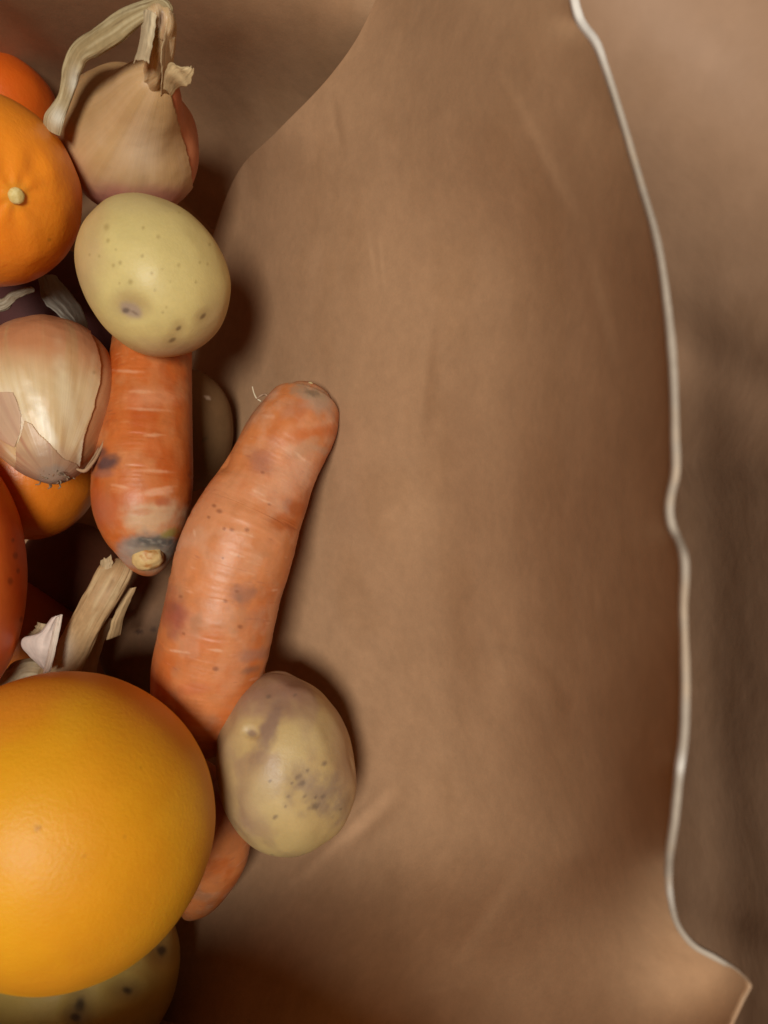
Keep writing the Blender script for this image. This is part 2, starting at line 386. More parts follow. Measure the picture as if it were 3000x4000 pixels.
rc = mixc(rc, KRAFT, pale * .9); rc = mixc(rc, (.50, .36, .24), sstep(.0, .5, fbm(RV, 160, 4, 21)) * .5); rc = mixc(rc, (.74, .69, .63), np.repeat(np.exp(-((cy - 80) / 170.) ** 2) + .8 * np.exp(-((cy - 2985) / 40.) ** 2) + .5 * np.exp(-((cy - 3480) / 50.) ** 2), k).clip(0, 1))
part('rim', RV, RF, M_rim, bag, rc, label='pale cut rim of the bag')
# back wall (upper left), passing behind the fold of the side wall
back_depth = tps([(-300, -300, .225), (500, -300, .225), (1100, -300, .222), (1700, -300, .235),
    (-300, 100, .26), (400, 100, .275), (900, 100, .258), (1500, 100, .243),
    (-300, 500, .31), (400, 500, .342), (800, 500, .335), (1200, 500, .300),
    (-300, 1000, .36), (400, 1000, .37), (800, 900, .362), (1100, 1000, .35), (1300, 700, .32)])
bx, by = np.meshgrid(np.linspace(-350, 1720, 260), np.linspace(-300, 1100, 200))
bd = back_depth(bx, by)
s, t, L = segdist(bx, by, (120, 130), (420, 420)); bd += .0035 * np.tanh(s / 45) * np.exp(-(s / 220) ** 2)
s, t, L = segdist(bx, by, (760, -100), (760, 600)); bd += -.003 * np.exp(-(s / 130) ** 2)
BV = P(bx, by, bd).reshape(-1, 3); BV[:, 2] += .0012 * fbm(BV, 30, 3, 8)
i, j = np.meshgrid(np.arange(199), np.arange(259), indexing='ij')
part('back_wall', BV, np.stack([i * 260 + j, (i + 1) * 260 + j, (i + 1) * 260 + j + 1, i * 260 + j + 1], -1).reshape(-1, 4), M_paper, bag, kraft(BV, .95), solid=.0003, label='shaded back wall behind the fold')
# bottom of the bag, and the walls on the near and left sides beyond the frame
bx, by = np.meshgrid(np.linspace(-.20, .10, 60), np.linspace(-.22, .19, 60)); FV = np.c_[bx.ravel(), by.ravel(), .0008 * fbm(np.c_[bx.ravel(), by.ravel(), by.ravel() * 0], 40, 3, 2) - .001]
i, j = np.meshgrid(np.arange(59), np.arange(59), indexing='ij'); GF = np.stack([i * 60 + j, (i + 1) * 60 + j, (i + 1) * 60 + j + 1, i * 60 + j + 1], -1).reshape(-1, 4)
part('bottom', FV, GF, M_paper, bag, kraft(FV), solid=.0003)

def plainwall(name, a, b, c, d, seed):
    a, b, c, d = [np.array(q, float) for q in (a, b, c, d)]; n = 70
    u, t = np.meshgrid(np.linspace(0, 1, n), np.linspace(0, 1, n)); u = u[..., None]; t = t[..., None]
    V = ((a * (1 - u) + b * u) * (1 - t) + (d * (1 - u) + c * u) * t).reshape(-1, 3)
    nn = np.cross(b - a, d - a); nn /= np.linalg.norm(nn); V = V + nn * (.004 * fbm(V, 18, 2, seed))[:, None]
    i, j = np.meshgrid(np.arange(n - 1), np.arange(n - 1), indexing='ij')
    part(name, V, np.stack([i * n + j, (i + 1) * n + j, (i + 1) * n + j + 1, i * n + j + 1], -1).reshape(-1, 4), M_paper, bag, kraft(V), solid=.0003)
plainwall('left_wall', (-.185, -.21, 0), (-.185, .19, 0), (-.195, .17, .20), (-.195, -.20, .20), 3)
plainwall('near_shade_wall', (.05, -.215, 0), (-.185, -.215, 0), (-.19, -.146, .235), (.068, -.112, .235), 4)  # unseen wall, its inward lean shaped to shade the lower end of the view

# ------------------------------------------------------------------ second bag, out of focus beyond the rim
far_depth = tps([(2000, -300, .25), (2600, -300, .235), (3300, -300, .225), (2200, 500, .275), (2700, 500, .250), (3300, 500, .225),
    (2300, 1200, .33), (2600, 1200, .295), (3000, 1200, .25), (3300, 1200, .22), (2400, 1800, .358), (2600, 1800, .31), (2800, 1800, .27), (3000, 1800, .238), (3300, 1800, .2),
    (2400, 3000, .358), (2600, 3000, .31), (2800, 3000, .27), (3000, 3000, .238), (3300, 3000, .2), (2400, 4300, .355), (2600, 4300, .31), (2800, 4300, .27), (3300, 4300, .205)])
bx, by = np.meshgrid(np.linspace(0, 1, 200), np.linspace(-300, 4300, 420)); x0_ = np.interp(by, [0, 600, 1200], [2140, 2280, 2400]); bx = x0_ + (3350 - x0_) * bx; bd = far_depth(bx, by)
for (a, b, amp, w) in (((2600, 1800), (3200, 1830), -.006, 90), ((2600, 3560), (3200, 3820), -.004, 110), ((2600, 1300), (3200, 1620), .005, 120), ((2640, 2900), (3100, 3300), -.003, 120)):
    s, t, L = segdist(bx, by, a, b); bd += amp * np.exp(-(s / w) ** 2)
s = bx - 2760 - .05 * (by - 2000); bd += .004 * np.exp(-(s / 110) ** 2) * sstep(900, 1500, by)
OV = P(bx, by, bd).reshape(-1, 3); OV[:, 2] += .0015 * fbm(OV, 25, 2, 11)
i, j = np.meshgrid(np.arange(419), np.arange(199), indexing='ij')
bag2 = thing('paper_bag', 'blurred side of a second brown paper bag standing beyond the pale rim', 'paper bag', OV)
part('side_wall', OV, np.stack([i * 200 + j, (i + 1) * 200 + j, (i + 1) * 200 + j + 1, i * 200 + j + 1], -1).reshape(-1, 4), M_paper2, bag2, kraft(OV, .9) * np.array([1.0, 1.02, 1.12]), solid=.0003)

# table under both
tv = np.array([[-1, -1, -.004], [1, -1, -.004], [1, 1, -.004], [-1, 1, -.004.__float__()]]); 
tb = part('table_top', tv, np.array([[0, 1, 2, 3]]), mat('dark_table', .5, .3, base=(.10, .06, .035), noise=((30, .2),)), None)
tb['kind'] = 'structure'

# ------------------------------------------------------------------ builders
def blob(bbox, d, ang=0, egg=0., lump=.03, lumpf=1.6, seed=1, sub=7, aspect=1., power=2.0, tilt=None):
    U, F = ico(sub); V = U.copy()
    if power != 2: V = np.sign(V) * np.abs(V) ** (2 / power); V /= (np.abs(U) ** power).sum(1)[:, None] ** (1 / power) * 0 + 1
    V[:, 0] *= aspect
    V[:, 1:] *= (1 + egg * V[:, :1])
    V = V * (1 + lump * fbm(U, lumpf, 2, seed))[:, None]
    if tilt is not None: V = V @ rotm(tilt[0], tilt[1]).T
    V = V @ rotm((0, 0, 1), ang).T
    return fit(V, bbox, d), F

def potato(label, bbox, d, col, dark, **k):
    V, F = blob(bbox, d, **k); s = Skin(V, F, col)
    s.vary(dark, 60, .35, 3); s.vary(np.array(col) * 1.08, 110, .4, 7)
    return s
def finish(s, name, label, cat, m, pname, group=None, **k):
    s.up(); r = thing(name, label, cat, s.V, group); o = part(pname, s.V, s.F, m, r, s.col, **k); return r, o

G_POT = 'potatoes in the bag'; G_ON = 'yellow onions in the bag'; G_CAR = 'carrots in the bag'; G_MAN = 'mandarins in the bag'

# ------------------------------------------------------------------ yellow potato, upper
s = potato('', (290, 752, 902, 1396), .243, (.60, .48, .195), (.55, .40, .16), ang=-52, aspect=1.17, egg=.05, lump=.03, seed=4)
s.vary((.55, .38, .20), 45, .35, 21, .1, .6)
s.paint(330, 1000, 60, 260, (.52, .36, .18), .55, 8, .8); s.paint(720, 1385, 230, 55, (.42, .26, .15), .7, 0, .8); s.paint(560, 780, 200, 50, (.50, .38, .18), .5, 0, .8)
s.paint(840, 1270, 60, 110, (.46, .31, .18), .45, 20, .8)
s.dent(510, 1205, 60, 42, .0008, 10, .8); s.up()
s.paint(505, 1190, 70, 48, (.40, .26, .12), .55, 10, .7); s.paint(512, 1212, 42, 28, (.36, .26, .19), .9, 25, .5, .4); s.paint(492, 1212, 14, 10, (.16, .11, .08), .9); s.paint(526, 1222, 16, 5, (.22, .15, .1), .8, 30)
for (x, y, r) in [(417, 888, 10), (422, 940, 6), (452, 975, 5), (556, 1000, 6), (470, 1026, 6), (443, 1037, 6), (592, 1067, 7), (698, 1035, 7), (618, 925, 6), (560, 890, 5), (605, 1134, 6), (510, 1100, 8), (650, 1200, 5), (636, 1220, 5), (780, 1025, 5), (810, 1032, 5), (765, 1102, 4), (664, 1100, 4), (467, 1106, 4), (387, 1000, 5), (350, 995, 4), (633, 1052, 4), (735, 1118, 3), (820, 955, 5), (700, 830, 4)]:
    s.paint(x, y, r * .9, r * 1.1, (.32, .22, .07), .55, 20, .8, .6, 500)
for (x, y, rx, ry, a) in [(792, 1236, 18, 12, -45), (697, 1283, 16, 13, -40), (673, 1328, 20, 13, -30)]:
    s.dent(x, y, rx * 1.8, ry * 1.8, .00025, a); s.up(); s.paint(x, y, rx * 1.8, ry * 1.8, (.42, .29, .12), .6, a, .8); s.paint(x, y, rx * .8, ry * .6, (.17, .11, .05), .8, a)
finish(s, 'potato', 'smooth pale yellow potato with one brown eye, between upper onion and vertical carrot', 'potato', M_potato, 'skin', G_POT)

# ------------------------------------------------------------------ potato lower right
s = potato('', (843, 2620, 1393, 3350), .250, (.49, .345, .15), (.36, .22, .12), ang=-78, aspect=1.28, egg=.05, lump=.06, seed=9, lumpf=1.7)
s.dent(1020, 2820, 50, 260, .0010, 25, 1); s.dent(1400, 2960, 60, 60, .001, 0, 1); s.dent(1180, 3080, 60, 110, .0008, -40, 1); s.up()
s.vary((.34, .21, .13), 75, .7, 51, .05, .45, 4); s.vary((.30, .18, .12), 38, .55, 52, .15, .5, 4)
s.paint(1085, 2690, 190, 95, (.27, .14, .10), .85, -20, .7, .5, 200); s.paint(1052, 2850, 32, 120, (.27, .17, .12), .9, 24, .6, .6); s.paint(1350, 2900, 55, 260, (.40, .25, .15), .6, -6, .8)
s.paint(1250, 3100, 100, 70, (.27, .18, .12), .8, 30, .8, .9, 320); s.paint(880, 3000, 50, 300, (.36, .24, .13), .6, 0, .8); s.paint(950, 3090, 45, 40, (.36, .23, .13), .6, 0, .6, .5)
s.paint(1150, 3310, 200, 60, (.42, .30, .12), .5, 0, .8)
s.paint(1180, 2900, 90, 60, (.54, .41, .20), .6, -30, .9); s.paint(1030, 3110, 70, 90, (.54, .41, .20), .6, -20, .9)
s.dent(980, 2862, 26, 20, .0009, 20, .7); s.up(); s.paint(980, 2855, 30, 22, (.50, .38, .22), .6, 20, .4); s.paint(984, 2864, 17, 13, (.24, .15, .10), .8, 20)
for (x, y, r) in [(1268, 2986, 10), (1163, 3034, 10), (1180, 3060, 12), (1258, 3112, 9), (1232, 3115, 6), (1230, 3150, 14), (1125, 3112, 7), (1115, 3150, 5), (1075, 3192, 8), (914, 3246, 9), (1190, 3110, 6), (1055, 3050, 5), (1200, 3010, 6), (1140, 3060, 5), (1330, 3160, 5), (1060, 3345, 8), (1185, 3345, 9), (1050, 2720, 8), (1150, 2716, 6)]:
    s.paint(x, y, r * 1.2, r * .8, (.15, .10, .07), .7, -35, .9, .9, 700)
finish(s, 'potato', 'tan potato with mauve brown scuffs against the side wall, right of the big grapefruit', 'potato', M_potato, 'skin', G_POT)

# ------------------------------------------------------------------ potato at the bottom edge
s = potato('', (-150, 3330, 704, 4230), .272, (.58, .43, .12), (.48, .34, .09), ang=-60, aspect=1.1, egg=.03, lump=.03, seed=14)
for (x, y, rx, ry) in [(312, 3935, 22, 44), (295, 3975, 22, 20), (495, 3868, 24, 20), (632, 3712, 20, 26)]:
    s.dent(x, y, rx * 2.2, ry * 2, .0012); s.up(); s.paint(x, y, rx * 2, ry * 1.9, (.34, .24, .10), .6, 0, .8); s.paint(x, y, rx * .8, ry * .75, (.08, .06, .04), .9, 10, .6, .5)
finish(s, 'potato', 'large potato with dark sunken eyes, mostly hidden under the big grapefruit', 'potato', M_potato, 'skin', G_POT)

# ------------------------------------------------------------------ brown potato in the gap behind the two carrots
s = potato('', (520, 1440, 912, 1930), .305, (.18, .10, .045), (.12, .068, .03), ang=80, aspect=1.2, lump=.03, seed=31, sub=6)  # shadow of the carrots is put into this dark skin colour
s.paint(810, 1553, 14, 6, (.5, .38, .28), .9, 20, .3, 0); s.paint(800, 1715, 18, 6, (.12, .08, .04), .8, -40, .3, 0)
finish(s, 'potato', 'brown potato darkened for the shadow between the vertical carrot and the leaning carrot', 'potato', M_shade, 'skin', G_POT)
s = potato('', (380, 2130, 900, 2760), .318, (.16, .085, .045), (.11, .06, .03), ang=60, aspect=1.15, lump=.05, seed=37, sub=6)  # deep shadow under the crown is put into the skin colour
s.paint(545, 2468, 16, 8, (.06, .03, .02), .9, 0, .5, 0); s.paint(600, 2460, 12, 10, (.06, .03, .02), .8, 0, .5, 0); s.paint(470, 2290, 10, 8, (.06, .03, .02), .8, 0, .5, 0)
finish(s, 'potato', 'reddish potato darkened for the deep shadow under the crown end of the vertical carrot', 'potato', M_shade, 'skin', G_POT)

# ------------------------------------------------------------------ mandarins
def citrus(bbox, d, col, seed=1, lump=.02, **k):
    V, F = blob(bbox, d, lump=lump, seed=seed, **k); s = Skin(V, F, col)
    s.vary(np.array(col) * [.97, .78, .7], 40, .4, seed + 3); return s
s = citrus((-490, 338, 322, 1122), .245, (.90, .29, .02), 5, .025, lumpf=2)
cx, cy_ = 60, 762
s.dent(cx, cy_, 150, 150, .0011, 0, .95)
s.up(); ang = np.arctan2(s.y - cy_, s.x - cx); rr = np.hypot(s.x - cx, s.y - cy_)
s.V -= s.N * (.00045 * (sstep(20, 70, rr) * (1 - sstep(90, 280, rr)) * (.5 + .5 * np.cos(ang * 7 + 1.2 + fbm(s.V, 60, 2, 5))) * s.face))[:, None]
s.dent(150, 660, 30, 60, .0006, -25); s.dent(20, 600, 40, 70, .0005, -40); s.up()
s.paint(cx, cy_, 48, 48, (.70, .30, .03), .7, 0, .6, .1); s.paint(194, 936, 8, 7, (.4, .15, .01), .7); s.paint(165, 905, 60, 130, (.78, .26, .02), .4, 50, .9)
r, o = finish(s, 'mandarin', 'bright orange mandarin with a round pale stem button at the left edge', 'mandarin', M_citrus, 'peel', G_MAN)
k = np.argmin((s.x - cx) ** 2 + (s.y - cy_) ** 2 + 1e7 * (s.face < .5)); base = s.V[k]; nn = s.N[k]
U, F = ico(5); q = Vector(nn).to_track_quat('Z', 'Y').to_matrix(); q = np.array(q)
V = (U * (1 + .05 * fbm(U, 3, 2, 3))[:, None] * [.00235, .00235, .0015]) @ q.T + base + nn * .0006
cc = np.tile(np.array((.66, .50, .18)), (len(V), 1)); cc = mixc(cc, (.76, .62, .28), sstep(-.2, .5, fbm(V, 900, 2, 4)))
part('stem_button', V, F, M_stub, r, cc)

s = citrus((-330, 182, 236, 660), .30, (.70, .13, .010), 8, .02, sub=6)
finish(s, 'mandarin', 'deep orange mandarin in the upper left corner, behind the one with the stem button', 'mandarin', M_citrus, 'peel', G_MAN)
s = citrus((-190, 1560, 396, 2108), .292, (.68, .20, .014), 11, .015, sub=6)
finish(s, 'mandarin', 'shaded orange mandarin under the root end of the left onion', 'mandarin', M_citrus, 'peel', G_MAN)
s = citrus((-160, 2240, 330, 2720), .335, (.42, .11, .012), 16, .015, sub=6)  # peel colour lowered to carry the shade of the gap
finish(s, 'mandarin', 'orange mandarin darkened for the shade in the gap beside the dry onion stalk', 'mandarin', M_citrus, 'peel', G_MAN)
s = citrus((60, 2040, 480, 2420), .345, (.12, .04, .02), 19, .015, sub=6)  # bulb colour kept nearly black to stand for the unlit gap
finish(s, 'red_onion', 'reddish onion darkened for the shade at the bottom of the gap below the shaded mandarin', 'onion', M_shade, 'bulb')
s = citrus((-140, 960, 500, 1500), .335, (.08, .028, .026), 23, .015, sub=6)  # large bulb covering lit paper, its colour darkened as shade
finish(s, 'red_onion', 'purple onion darkened for the shadow between the stem button mandarin and the yellow potato', 'onion', M_shade, 'bulb')

# ------------------------------------------------------------------ red rind at the left edge
s = Skin(*blob((-500, 1750, 108, 2790), .250, lump=.012, seed=3, sub=7, lumpf=2), (.95, .20, .03))
s.vary((.95, .25, .045), 50, .5, 3); s.vary((.75, .12, .02), 90, .4, 13)
for (x, y, r_) in [(40, 2270, 10), (60, 2170, 9), (70, 2230, 7), (85, 2420, 8), (50, 2110, 6)]: s.paint(x, y, r_, r_ * 1.3, (.36, .06, .015), .6)
finish(s, 'squash', 'large red orange squash cut off by the left edge above the big grapefruit', 'squash', M_red, 'rind')

# ------------------------------------------------------------------ big yellow fruit
s = Skin(*blob((-455, 2622, 842, 3896), .216, lump=.018, seed=6, sub=7, lumpf=1.4, ang=-35, aspect=1.03), (.74, .335, .010))
s.vary((.78, .40, .02), 24, .8, 3); s.vary((.68, .29, .008), 85, .4, 33); s.vary((.70, .27, .008), 32, .5, 13)
s.paint(640, 2700, 320, 110, (.74, .27, .02), .7, 25, .9); s.paint(300, 3860, 620, 140, (.60, .22, .012), .7, -12, .9); s.paint(560, 3560, 300, 120, (.62, .25, .012), .5, -45, .9); s.paint(60, 2740, 260, 100, (.74, .24, .02), .7, -30, .9)
s.paint(147, 3236, 11, 8, (.35, .13, .01), .8, 0, .8, .4)
for (x, y) in [(325, 3345), (490, 3270), (550, 3000), (230, 3330)]: s.paint(x, y, 6, 5, (.5, .2, .01), .6)
finish(s, 'grapefruit', 'very large smooth golden yellow grapefruit filling the lower left corner', 'grapefruit', M_grape, 'peel')

# ------------------------------------------------------------------ carrots
CAR = np.array((.57, .195, .062)); CARD = np.array((.50, .12, .022)); CARP = np.array((.62, .28, .14)); CARB = np.array((.36, .12, .06))
def carrot(rows, nr, na, seed, cap0=0, cap1=0, amp=.024):
    def mod(t, th, st):
        rings = fbm(np.c_[st[:, 0] * .8, st[:, 1] * .8, st[:, 2] * 34], 1, 3, seed); low = fbm(np.c_[st[:, :2] * 1.0, st[:, 2] * 4], 1, 2, seed + 5)
        fine = fbm(np.c_[st[:, 0] * 1.5, st[:, 1] * 1.5, st[:, 2] * 110], 1, 2, seed + 9)
        groove = -np.clip(rings - .40, 0, 1) * .05 * (np.abs(st[:, 2] - .5) < .42)
        return amp * .25 * rings + amp * low + groove + .004 * fine
    V, F, st = tube(rows, nr, na, 1., cap0, cap1, mod)
    s = Skin(V, F, CAR); s.st = st
    R = np.c_[st[:, 0] * 1.5, st[:, 1] * 1.5, st[:, 2] * 9]
    s.col = mixc(s.col, CARD, sstep(-.1, .45, fbm(R, 1, 3, seed + 20)) * .75)
    s.col = mixc(s.col, CARP, sstep(.0, .5, fbm(R * [1, 1, .6] + 9, 1.1, 4, seed + 21)) * .6)
    s.col = mixc(s.col, (.62, .40, .27), sstep(.05, .5, fbm(V, 120, 4, seed + 31)) * .30); s.col = mixc(s.col, (.40, .15, .06), sstep(.12, .5, fbm(V, 230, 4, seed + 32)) * .25); s.col = mixc(s.col, (.38, .19, .10), sstep(.22, .5, fbm(V, 62, 4, seed + 33)) * .55)
    R2 = np.c_[st[:, 0] * 2.2, st[:, 1] * 2.2, st[:, 2] * 75]; s.col = mixc(s.col, (.82, .50, .34), sstep(.50, .70, fbm(R2, 1, 3, seed + 22)) * .22)
    s.col = mixc(s.col, CARB, sstep(.50, .75, fbm(R2 + 4, 1.2, 3, seed + 23)) * .6)
    return s
def hair(root, name, pts, r, m=M_root, col=(.6, .5, .35)):
    V, F, st = tube(pts, 24, 6); part(name, V, F, m, root, np.tile(np.array(col), (len(V), 1)), st)

# leaning carrot
s = carrot([(1212, 1541, .263, 8), (1210, 1544, .263, 56), (1206, 1553, .2625, 96), (1198, 1574, .262, 127), (1182, 1612, .260, 149), (1158, 1662, .258, 162), (1120, 1722, .256, 170), (1085, 1790, .255, 171), (1052, 1860, .254, 177), (1020, 1930, .253, 190), (980, 2010, .252, 205), (942, 2100, .250, 218), (912, 2185, .250, 223), (882, 2290, .250, 219), (862, 2390, .250, 216), (838, 2510, .252, 215), (812, 2620, .254, 213), (800, 2710, .256, 205), (788, 2800, .258, 178), (780, 2880, .260, 130), (778, 2925, .262, 60)],
           560, 220, 40, cap1=.03)
s.paint(1020, 1805, 52, 42, (.36, .13, .075), .85, 20, .6, .5); s.paint(1065, 1735, 26, 26, (.46, .20, .11), .5, 0, .7, .5); s.paint(1175, 1590, 80, 30, (.44, .17, .08), .7, -12, .6, .5); s.paint(1255, 1565, 75, 48, (.42, .27, .18), .85, 30, .8, .8); s.paint(1215, 1530, 70, 26, (.34, .23, .14), .85, 20, .9, 1.1, 500); s.paint(1215, 1532, 26, 9, (.16, .10, .06), .7, 20, .9, 1.2, 700)
s.paint(1240, 1690, 110, 28, CARD, .7, -10, .6, .5); s.paint(1245, 1755, 55, 14, (.50, .28, .17), .7, 20, .5, .6); s.paint(1150, 1860, 80, 110, (.68, .38, .24), .6, 30, .8, .6); s.paint(1200, 1745, 70, 22, (.50, .27, .15), .6, -30, .6, .6)
s.paint(930, 2200, 130, 330, (.68, .29, .13), .4, 12, .95, .3, 120); s.paint(1130, 1975, 22, 24, (.40, .20, .13), .6, 0, .6, .6); s.paint(1170, 1985, 48, 32, CARD * .8, .8, 25, .5, .6); s.paint(1105, 2045, 55, 36, CARD * .85, .8, 20, .5, .6); s.paint(1050, 1540, 0.1 + 40, 20, (.6, .42, .3), .3)
s.paint(950, 2320, 62, 38, (.38, .16, .09), .85, -25, .6, .7, 400); s.paint(935, 2335, 16, 26, (.32, .15, .09), .7, 0, .6, .6); s.paint(680, 2400, 48, 75, (.33, .09, .06), .85, -15, .7, .5); s.paint(672, 2370, 22, 18, (.28, .10, .06), .7, 0, .7, .4)
s.paint(1000, 2410, 40, 30, (.46, .2, .11), .5, 0, .7, .6); s.paint(985, 2560, 60, 22, (.40, .18, .11), .75, -12, .6, .6); s.paint(975, 2618, 30, 14, (.26, .12, .07), .8, -20, .6, .6); s.paint(760, 2690, 60, 22, (.48, .13, .05), .6, -5, .7, .5); s.paint(640, 2300, 30, 120, CARD * .9, .5, -5, .9)
for (x, y, r_) in [(835, 1975, 7), (857, 1997, 9), (905, 2070, 7), (876, 2065, 6), (932, 2172, 5), (880, 2348, 7), (705, 2330, 6), (965, 2070, 6), (815, 2020, 5), (842, 2613, 8), (870, 2180, 4), (938, 2448, 7), (1026, 1845, 5), (1052, 1970, 5), (925, 2310, 6), (718, 2475, 5)]:
    s.paint(x, y, r_ * 1.3, r_, (.27, .09, .04), .75, 10, .6, .4)
for (x, y, w_, a) in [(1030, 1955, 38, 22), (950, 2085, 46, 16), (915, 2165, 34, 14), (860, 2345, 30, 8), (700, 2545, 45, 8), (1075, 2305, 14, -10), (845, 2540, 34, 6), (1010, 1925, 30, 24), (760, 2085, 14, 80), (1180, 1790, 30, 40)]:
    s.paint(x, y, w_ * .8, 4, (.78, .48, .32), .45, a, .9, 1.1, 700)
s.dent(1275, 1960, 60, 36, .0012, 15); s.dent(880, 1810, 60, 30, .0010, 15)
s.up(); k = np.argmin((s.x - 1215) ** 2 + (s.y - 1545) ** 2 + 1e7 * (s.face < .5)); tip = s.V[k]
r, o = finish(s, 'carrot', 'thick blotchy orange carrot leaning against the side wall, blunt tip to the upper right', 'carrot', M_carrot, 'root', G_CAR, st=s.st)
hair(r, 'rootlet', [(986, 1510, .262, 3), (992, 1535, .262, 3), (1002, 1555, .262, 3.5), (1020, 1568, .262, 3)], 1)
hair(r, 'rootlet', [(1002, 1560, .262, 3), (1020, 1545, .261, 5), (1036, 1540, .262, 5), (1048, 1552, .262, 4)], 1, col=(.35, .22, .14))
hair(r, 'rootlet', [(1178, 1506, .255, 2), (1205, 1510, .252, 4.5), (1226, 1526, .251, 5), (1240, 1545, .251, 3)], 1, col=(.75, .68, .5))
hair(r, 'rootlet', [(1150, 1560, .250, 2), (1165, 1552, .249, 5), (1185, 1545, .249, 4)], 1, col=(.75, .62, .5))
hair(r, 'rootlet', [(1195, 1512, .256, 4), (1212, 1498, .256, 8), (1222, 1512, .256, 7), (1228, 1530, .254, 3)], 1, col=(.5, .4, .2))

# vertical carrot, crown end down
s = carrot([(612, 1080, .287, 60), (610, 1150, .283, 105), (602, 1250, .278, 138), (592, 1380, .272, 152), (584, 1500, .268, 162), (577, 1620, .265, 171), (566, 1760, .262, 184), (560, 1880, .260, 190), (556, 1980, .259, 184), (562, 2060, .260, 160), (570, 2120, .262, 128), (576, 2170, .264, 96), (580, 2205, .266, 66), (582, 2232, .268, 28)],
           380, 220, 60, cap0=.05, cap1=.012)
s.col *= [.92, .70, .45]
s.paint(590, 2020, 130, 62, (.58, .38, .22), .9, -6, .6, .6); s.paint(600, 1925, 0.1 + 55, 14, (.74, .42, .26), .6, -4, .6, .5)
s.paint(415, 1810, 52, 30, (.10, .05, .05), .95, -12, .5, .5); s.paint(395, 1765, 26, 20, (.13, .05, .04), .8, 0, .6, .5); s.paint(400, 1850, 40, 16, (.3, .12, .08), .6); s.paint(640, 1960, 36, 18, (.42, .12, .05), .8, 0, .5, .5); s.paint(400, 1990, 50, 60, (.4, .14, .08), .5, 0, .8)
s.paint(560, 2000, 60, 12, CARD, .4, -5, .6, .6)
s.paint(590, 2145, 118, 62, (.24, .21, .17), .95, -4, .35, .35); s.paint(585, 2120, 105, 20, (.10, .095, .085), .9, -4, .5, .5, 500); s.paint(655, 2085, 36, 14, (.28, .25, .06), .8, -25, .6, .6); s.paint(500, 2160, 40, 50, (.42, .32, .26), .7, 20, .7, .4)
for (x, y, w_, h_) in [(600, 2120, 14, 5), (560, 2125, 10, 6), (640, 2130, 12, 4), (505, 2140, 16, 4), (670, 2100, 16, 5), (580, 2108, 20, 3), (625, 2115, 8, 6)]:
    s.paint(x, y, w_ * .8, h_ * .8, (.36, .33, .27), .5, 8, .9, 1.0, 900)
s.paint(590, 2190, 70, 48, (.40, .33, .22), .7, 0, .5, .3)
for (x, y, w_, a) in [(610, 1840, 60, 4), (560, 1530, 50, 2), (580, 1600, 70, 3), (500, 1450, 45, 4), (600, 1700, 35, 0), (650, 1905, 30, -8), (470, 1900, 30, 10)]:
    s.paint(x, y, w_, 6, (.76, .42, .24), .45, a, .7, .6, 400)
s.paint(600, 1560, 90, 36, (.72, .34, .17), .5, 0, .7, .5)
r, o = finish(s, 'carrot', 'vertical carrot with its grey crown end pointing down, left of the leaning carrot', 'carrot', M_carrot, 'root', G_CAR, st=s.st)
# tan stub in the crown
s.up(); k = np.argmin((s.x - 580) ** 2 + (s.y - 2185) ** 2 + 1e7 * (s.face < .5)); base, nn = s.V[k], s.N[k]
U, F = ico(5); q = np.array(Vector(nn).to_track_quat('Z', 'Y').to_matrix())
V = (U * (1 + .10 * fbm(U, 1.8, 2, 8))[:, None] * [.0054, .0048, .0040]) @ q.T + base - nn * .0006
cc = np.tile(np.array((.58, .40, .17)), (len(V), 1)); cc = mixc(cc, (.42, .17, .04), sstep(0, .4, fbm(V, 350, 3, 6)) * .9); cc = mixc(cc, (.64, .48, .24), sstep(.1, .5, fbm(V, 500, 2, 9)) * .5)
part('crown_stub', V, F, M_stub, r, cc)

# carrot end under the big fruit
s = carrot([(640, 3000, .275, 120), (720, 3120, .272, 170), (790, 3230, .270, 190), (820, 3340, .272, 150), (805, 3440, .276, 105), (765, 3520, .280, 70), (728, 3575, .284, 26)], 200, 140, 77, cap0=.06, cap1=.03)
s.vary((.45, .16, .07), 60, .6, 3)
finish(s, 'carrot', 'rounded carrot end poking out between the big grapefruit and the tan potato', 'carrot', M_carrot, 'root', G_CAR, st=s.st)

# ------------------------------------------------------------------ onions
def bulb(center, rpx, axis, neck_h=.45, neck_w=28, sq=.95, sub=7, seed=1, root=0., ribs=.008):
    """onion bulb; axis = direction of the neck (world). returns V, F, st"""
    U, F = ico(sub); pol = np.degrees(np.arccos(np.clip(U[:, 2], -1, 1))); az = np.arctan2(U[:, 1], U[:, 0])
    r = 1 + neck_h * np.exp(-(pol / neck_w) ** 2) + root * np.exp(-(np.abs(180 - pol) / 27) ** 1.5)
    r = r * (1 + ribs * np.cos(az * 9 + 3 * fbm(U, 1.5, 2, seed)) * np.sin(np.radians(pol)) + .025 * fbm(U, 1.6, 2, seed + 1))
    V = U * r[:, None]; V[:, 2] *= sq
    q = np.array(Vector(axis).to_track_quat('Z', 'Y').to_matrix()); V = V @ q.T
    c = P(*center); V = V * rpx * center[2] / 3000 + c
    st = np.c_[np.cos(az), np.sin(az), pol / 180]
    return V, F, st
def peel(root, name, s, st, poly, off, m, col, label=None, seed=2, jag=14, solid=.00025, edge=.0):
    jx = jag * fbm(s.V, 160, 3, seed); jy = jag * fbm(s.V + 3, 160, 3, seed)
    m_ = inpoly(s.x + jx, s.y + jy, poly) & (s.face > .0)
    f = m_[s.F].all(1); idx = np.unique(s.F[f]); mp = -np.ones(len(s.V), int); mp[idx] = np.arange(len(idx))
    V = s.V[idx] + s.N[idx] * (off + .0002 * fbm(s.V[idx], 200, 2, seed))[:, None]
    return part(name, V, mp[s.F[f]], m, root, col[idx], st[idx], solid=solid, label=label)

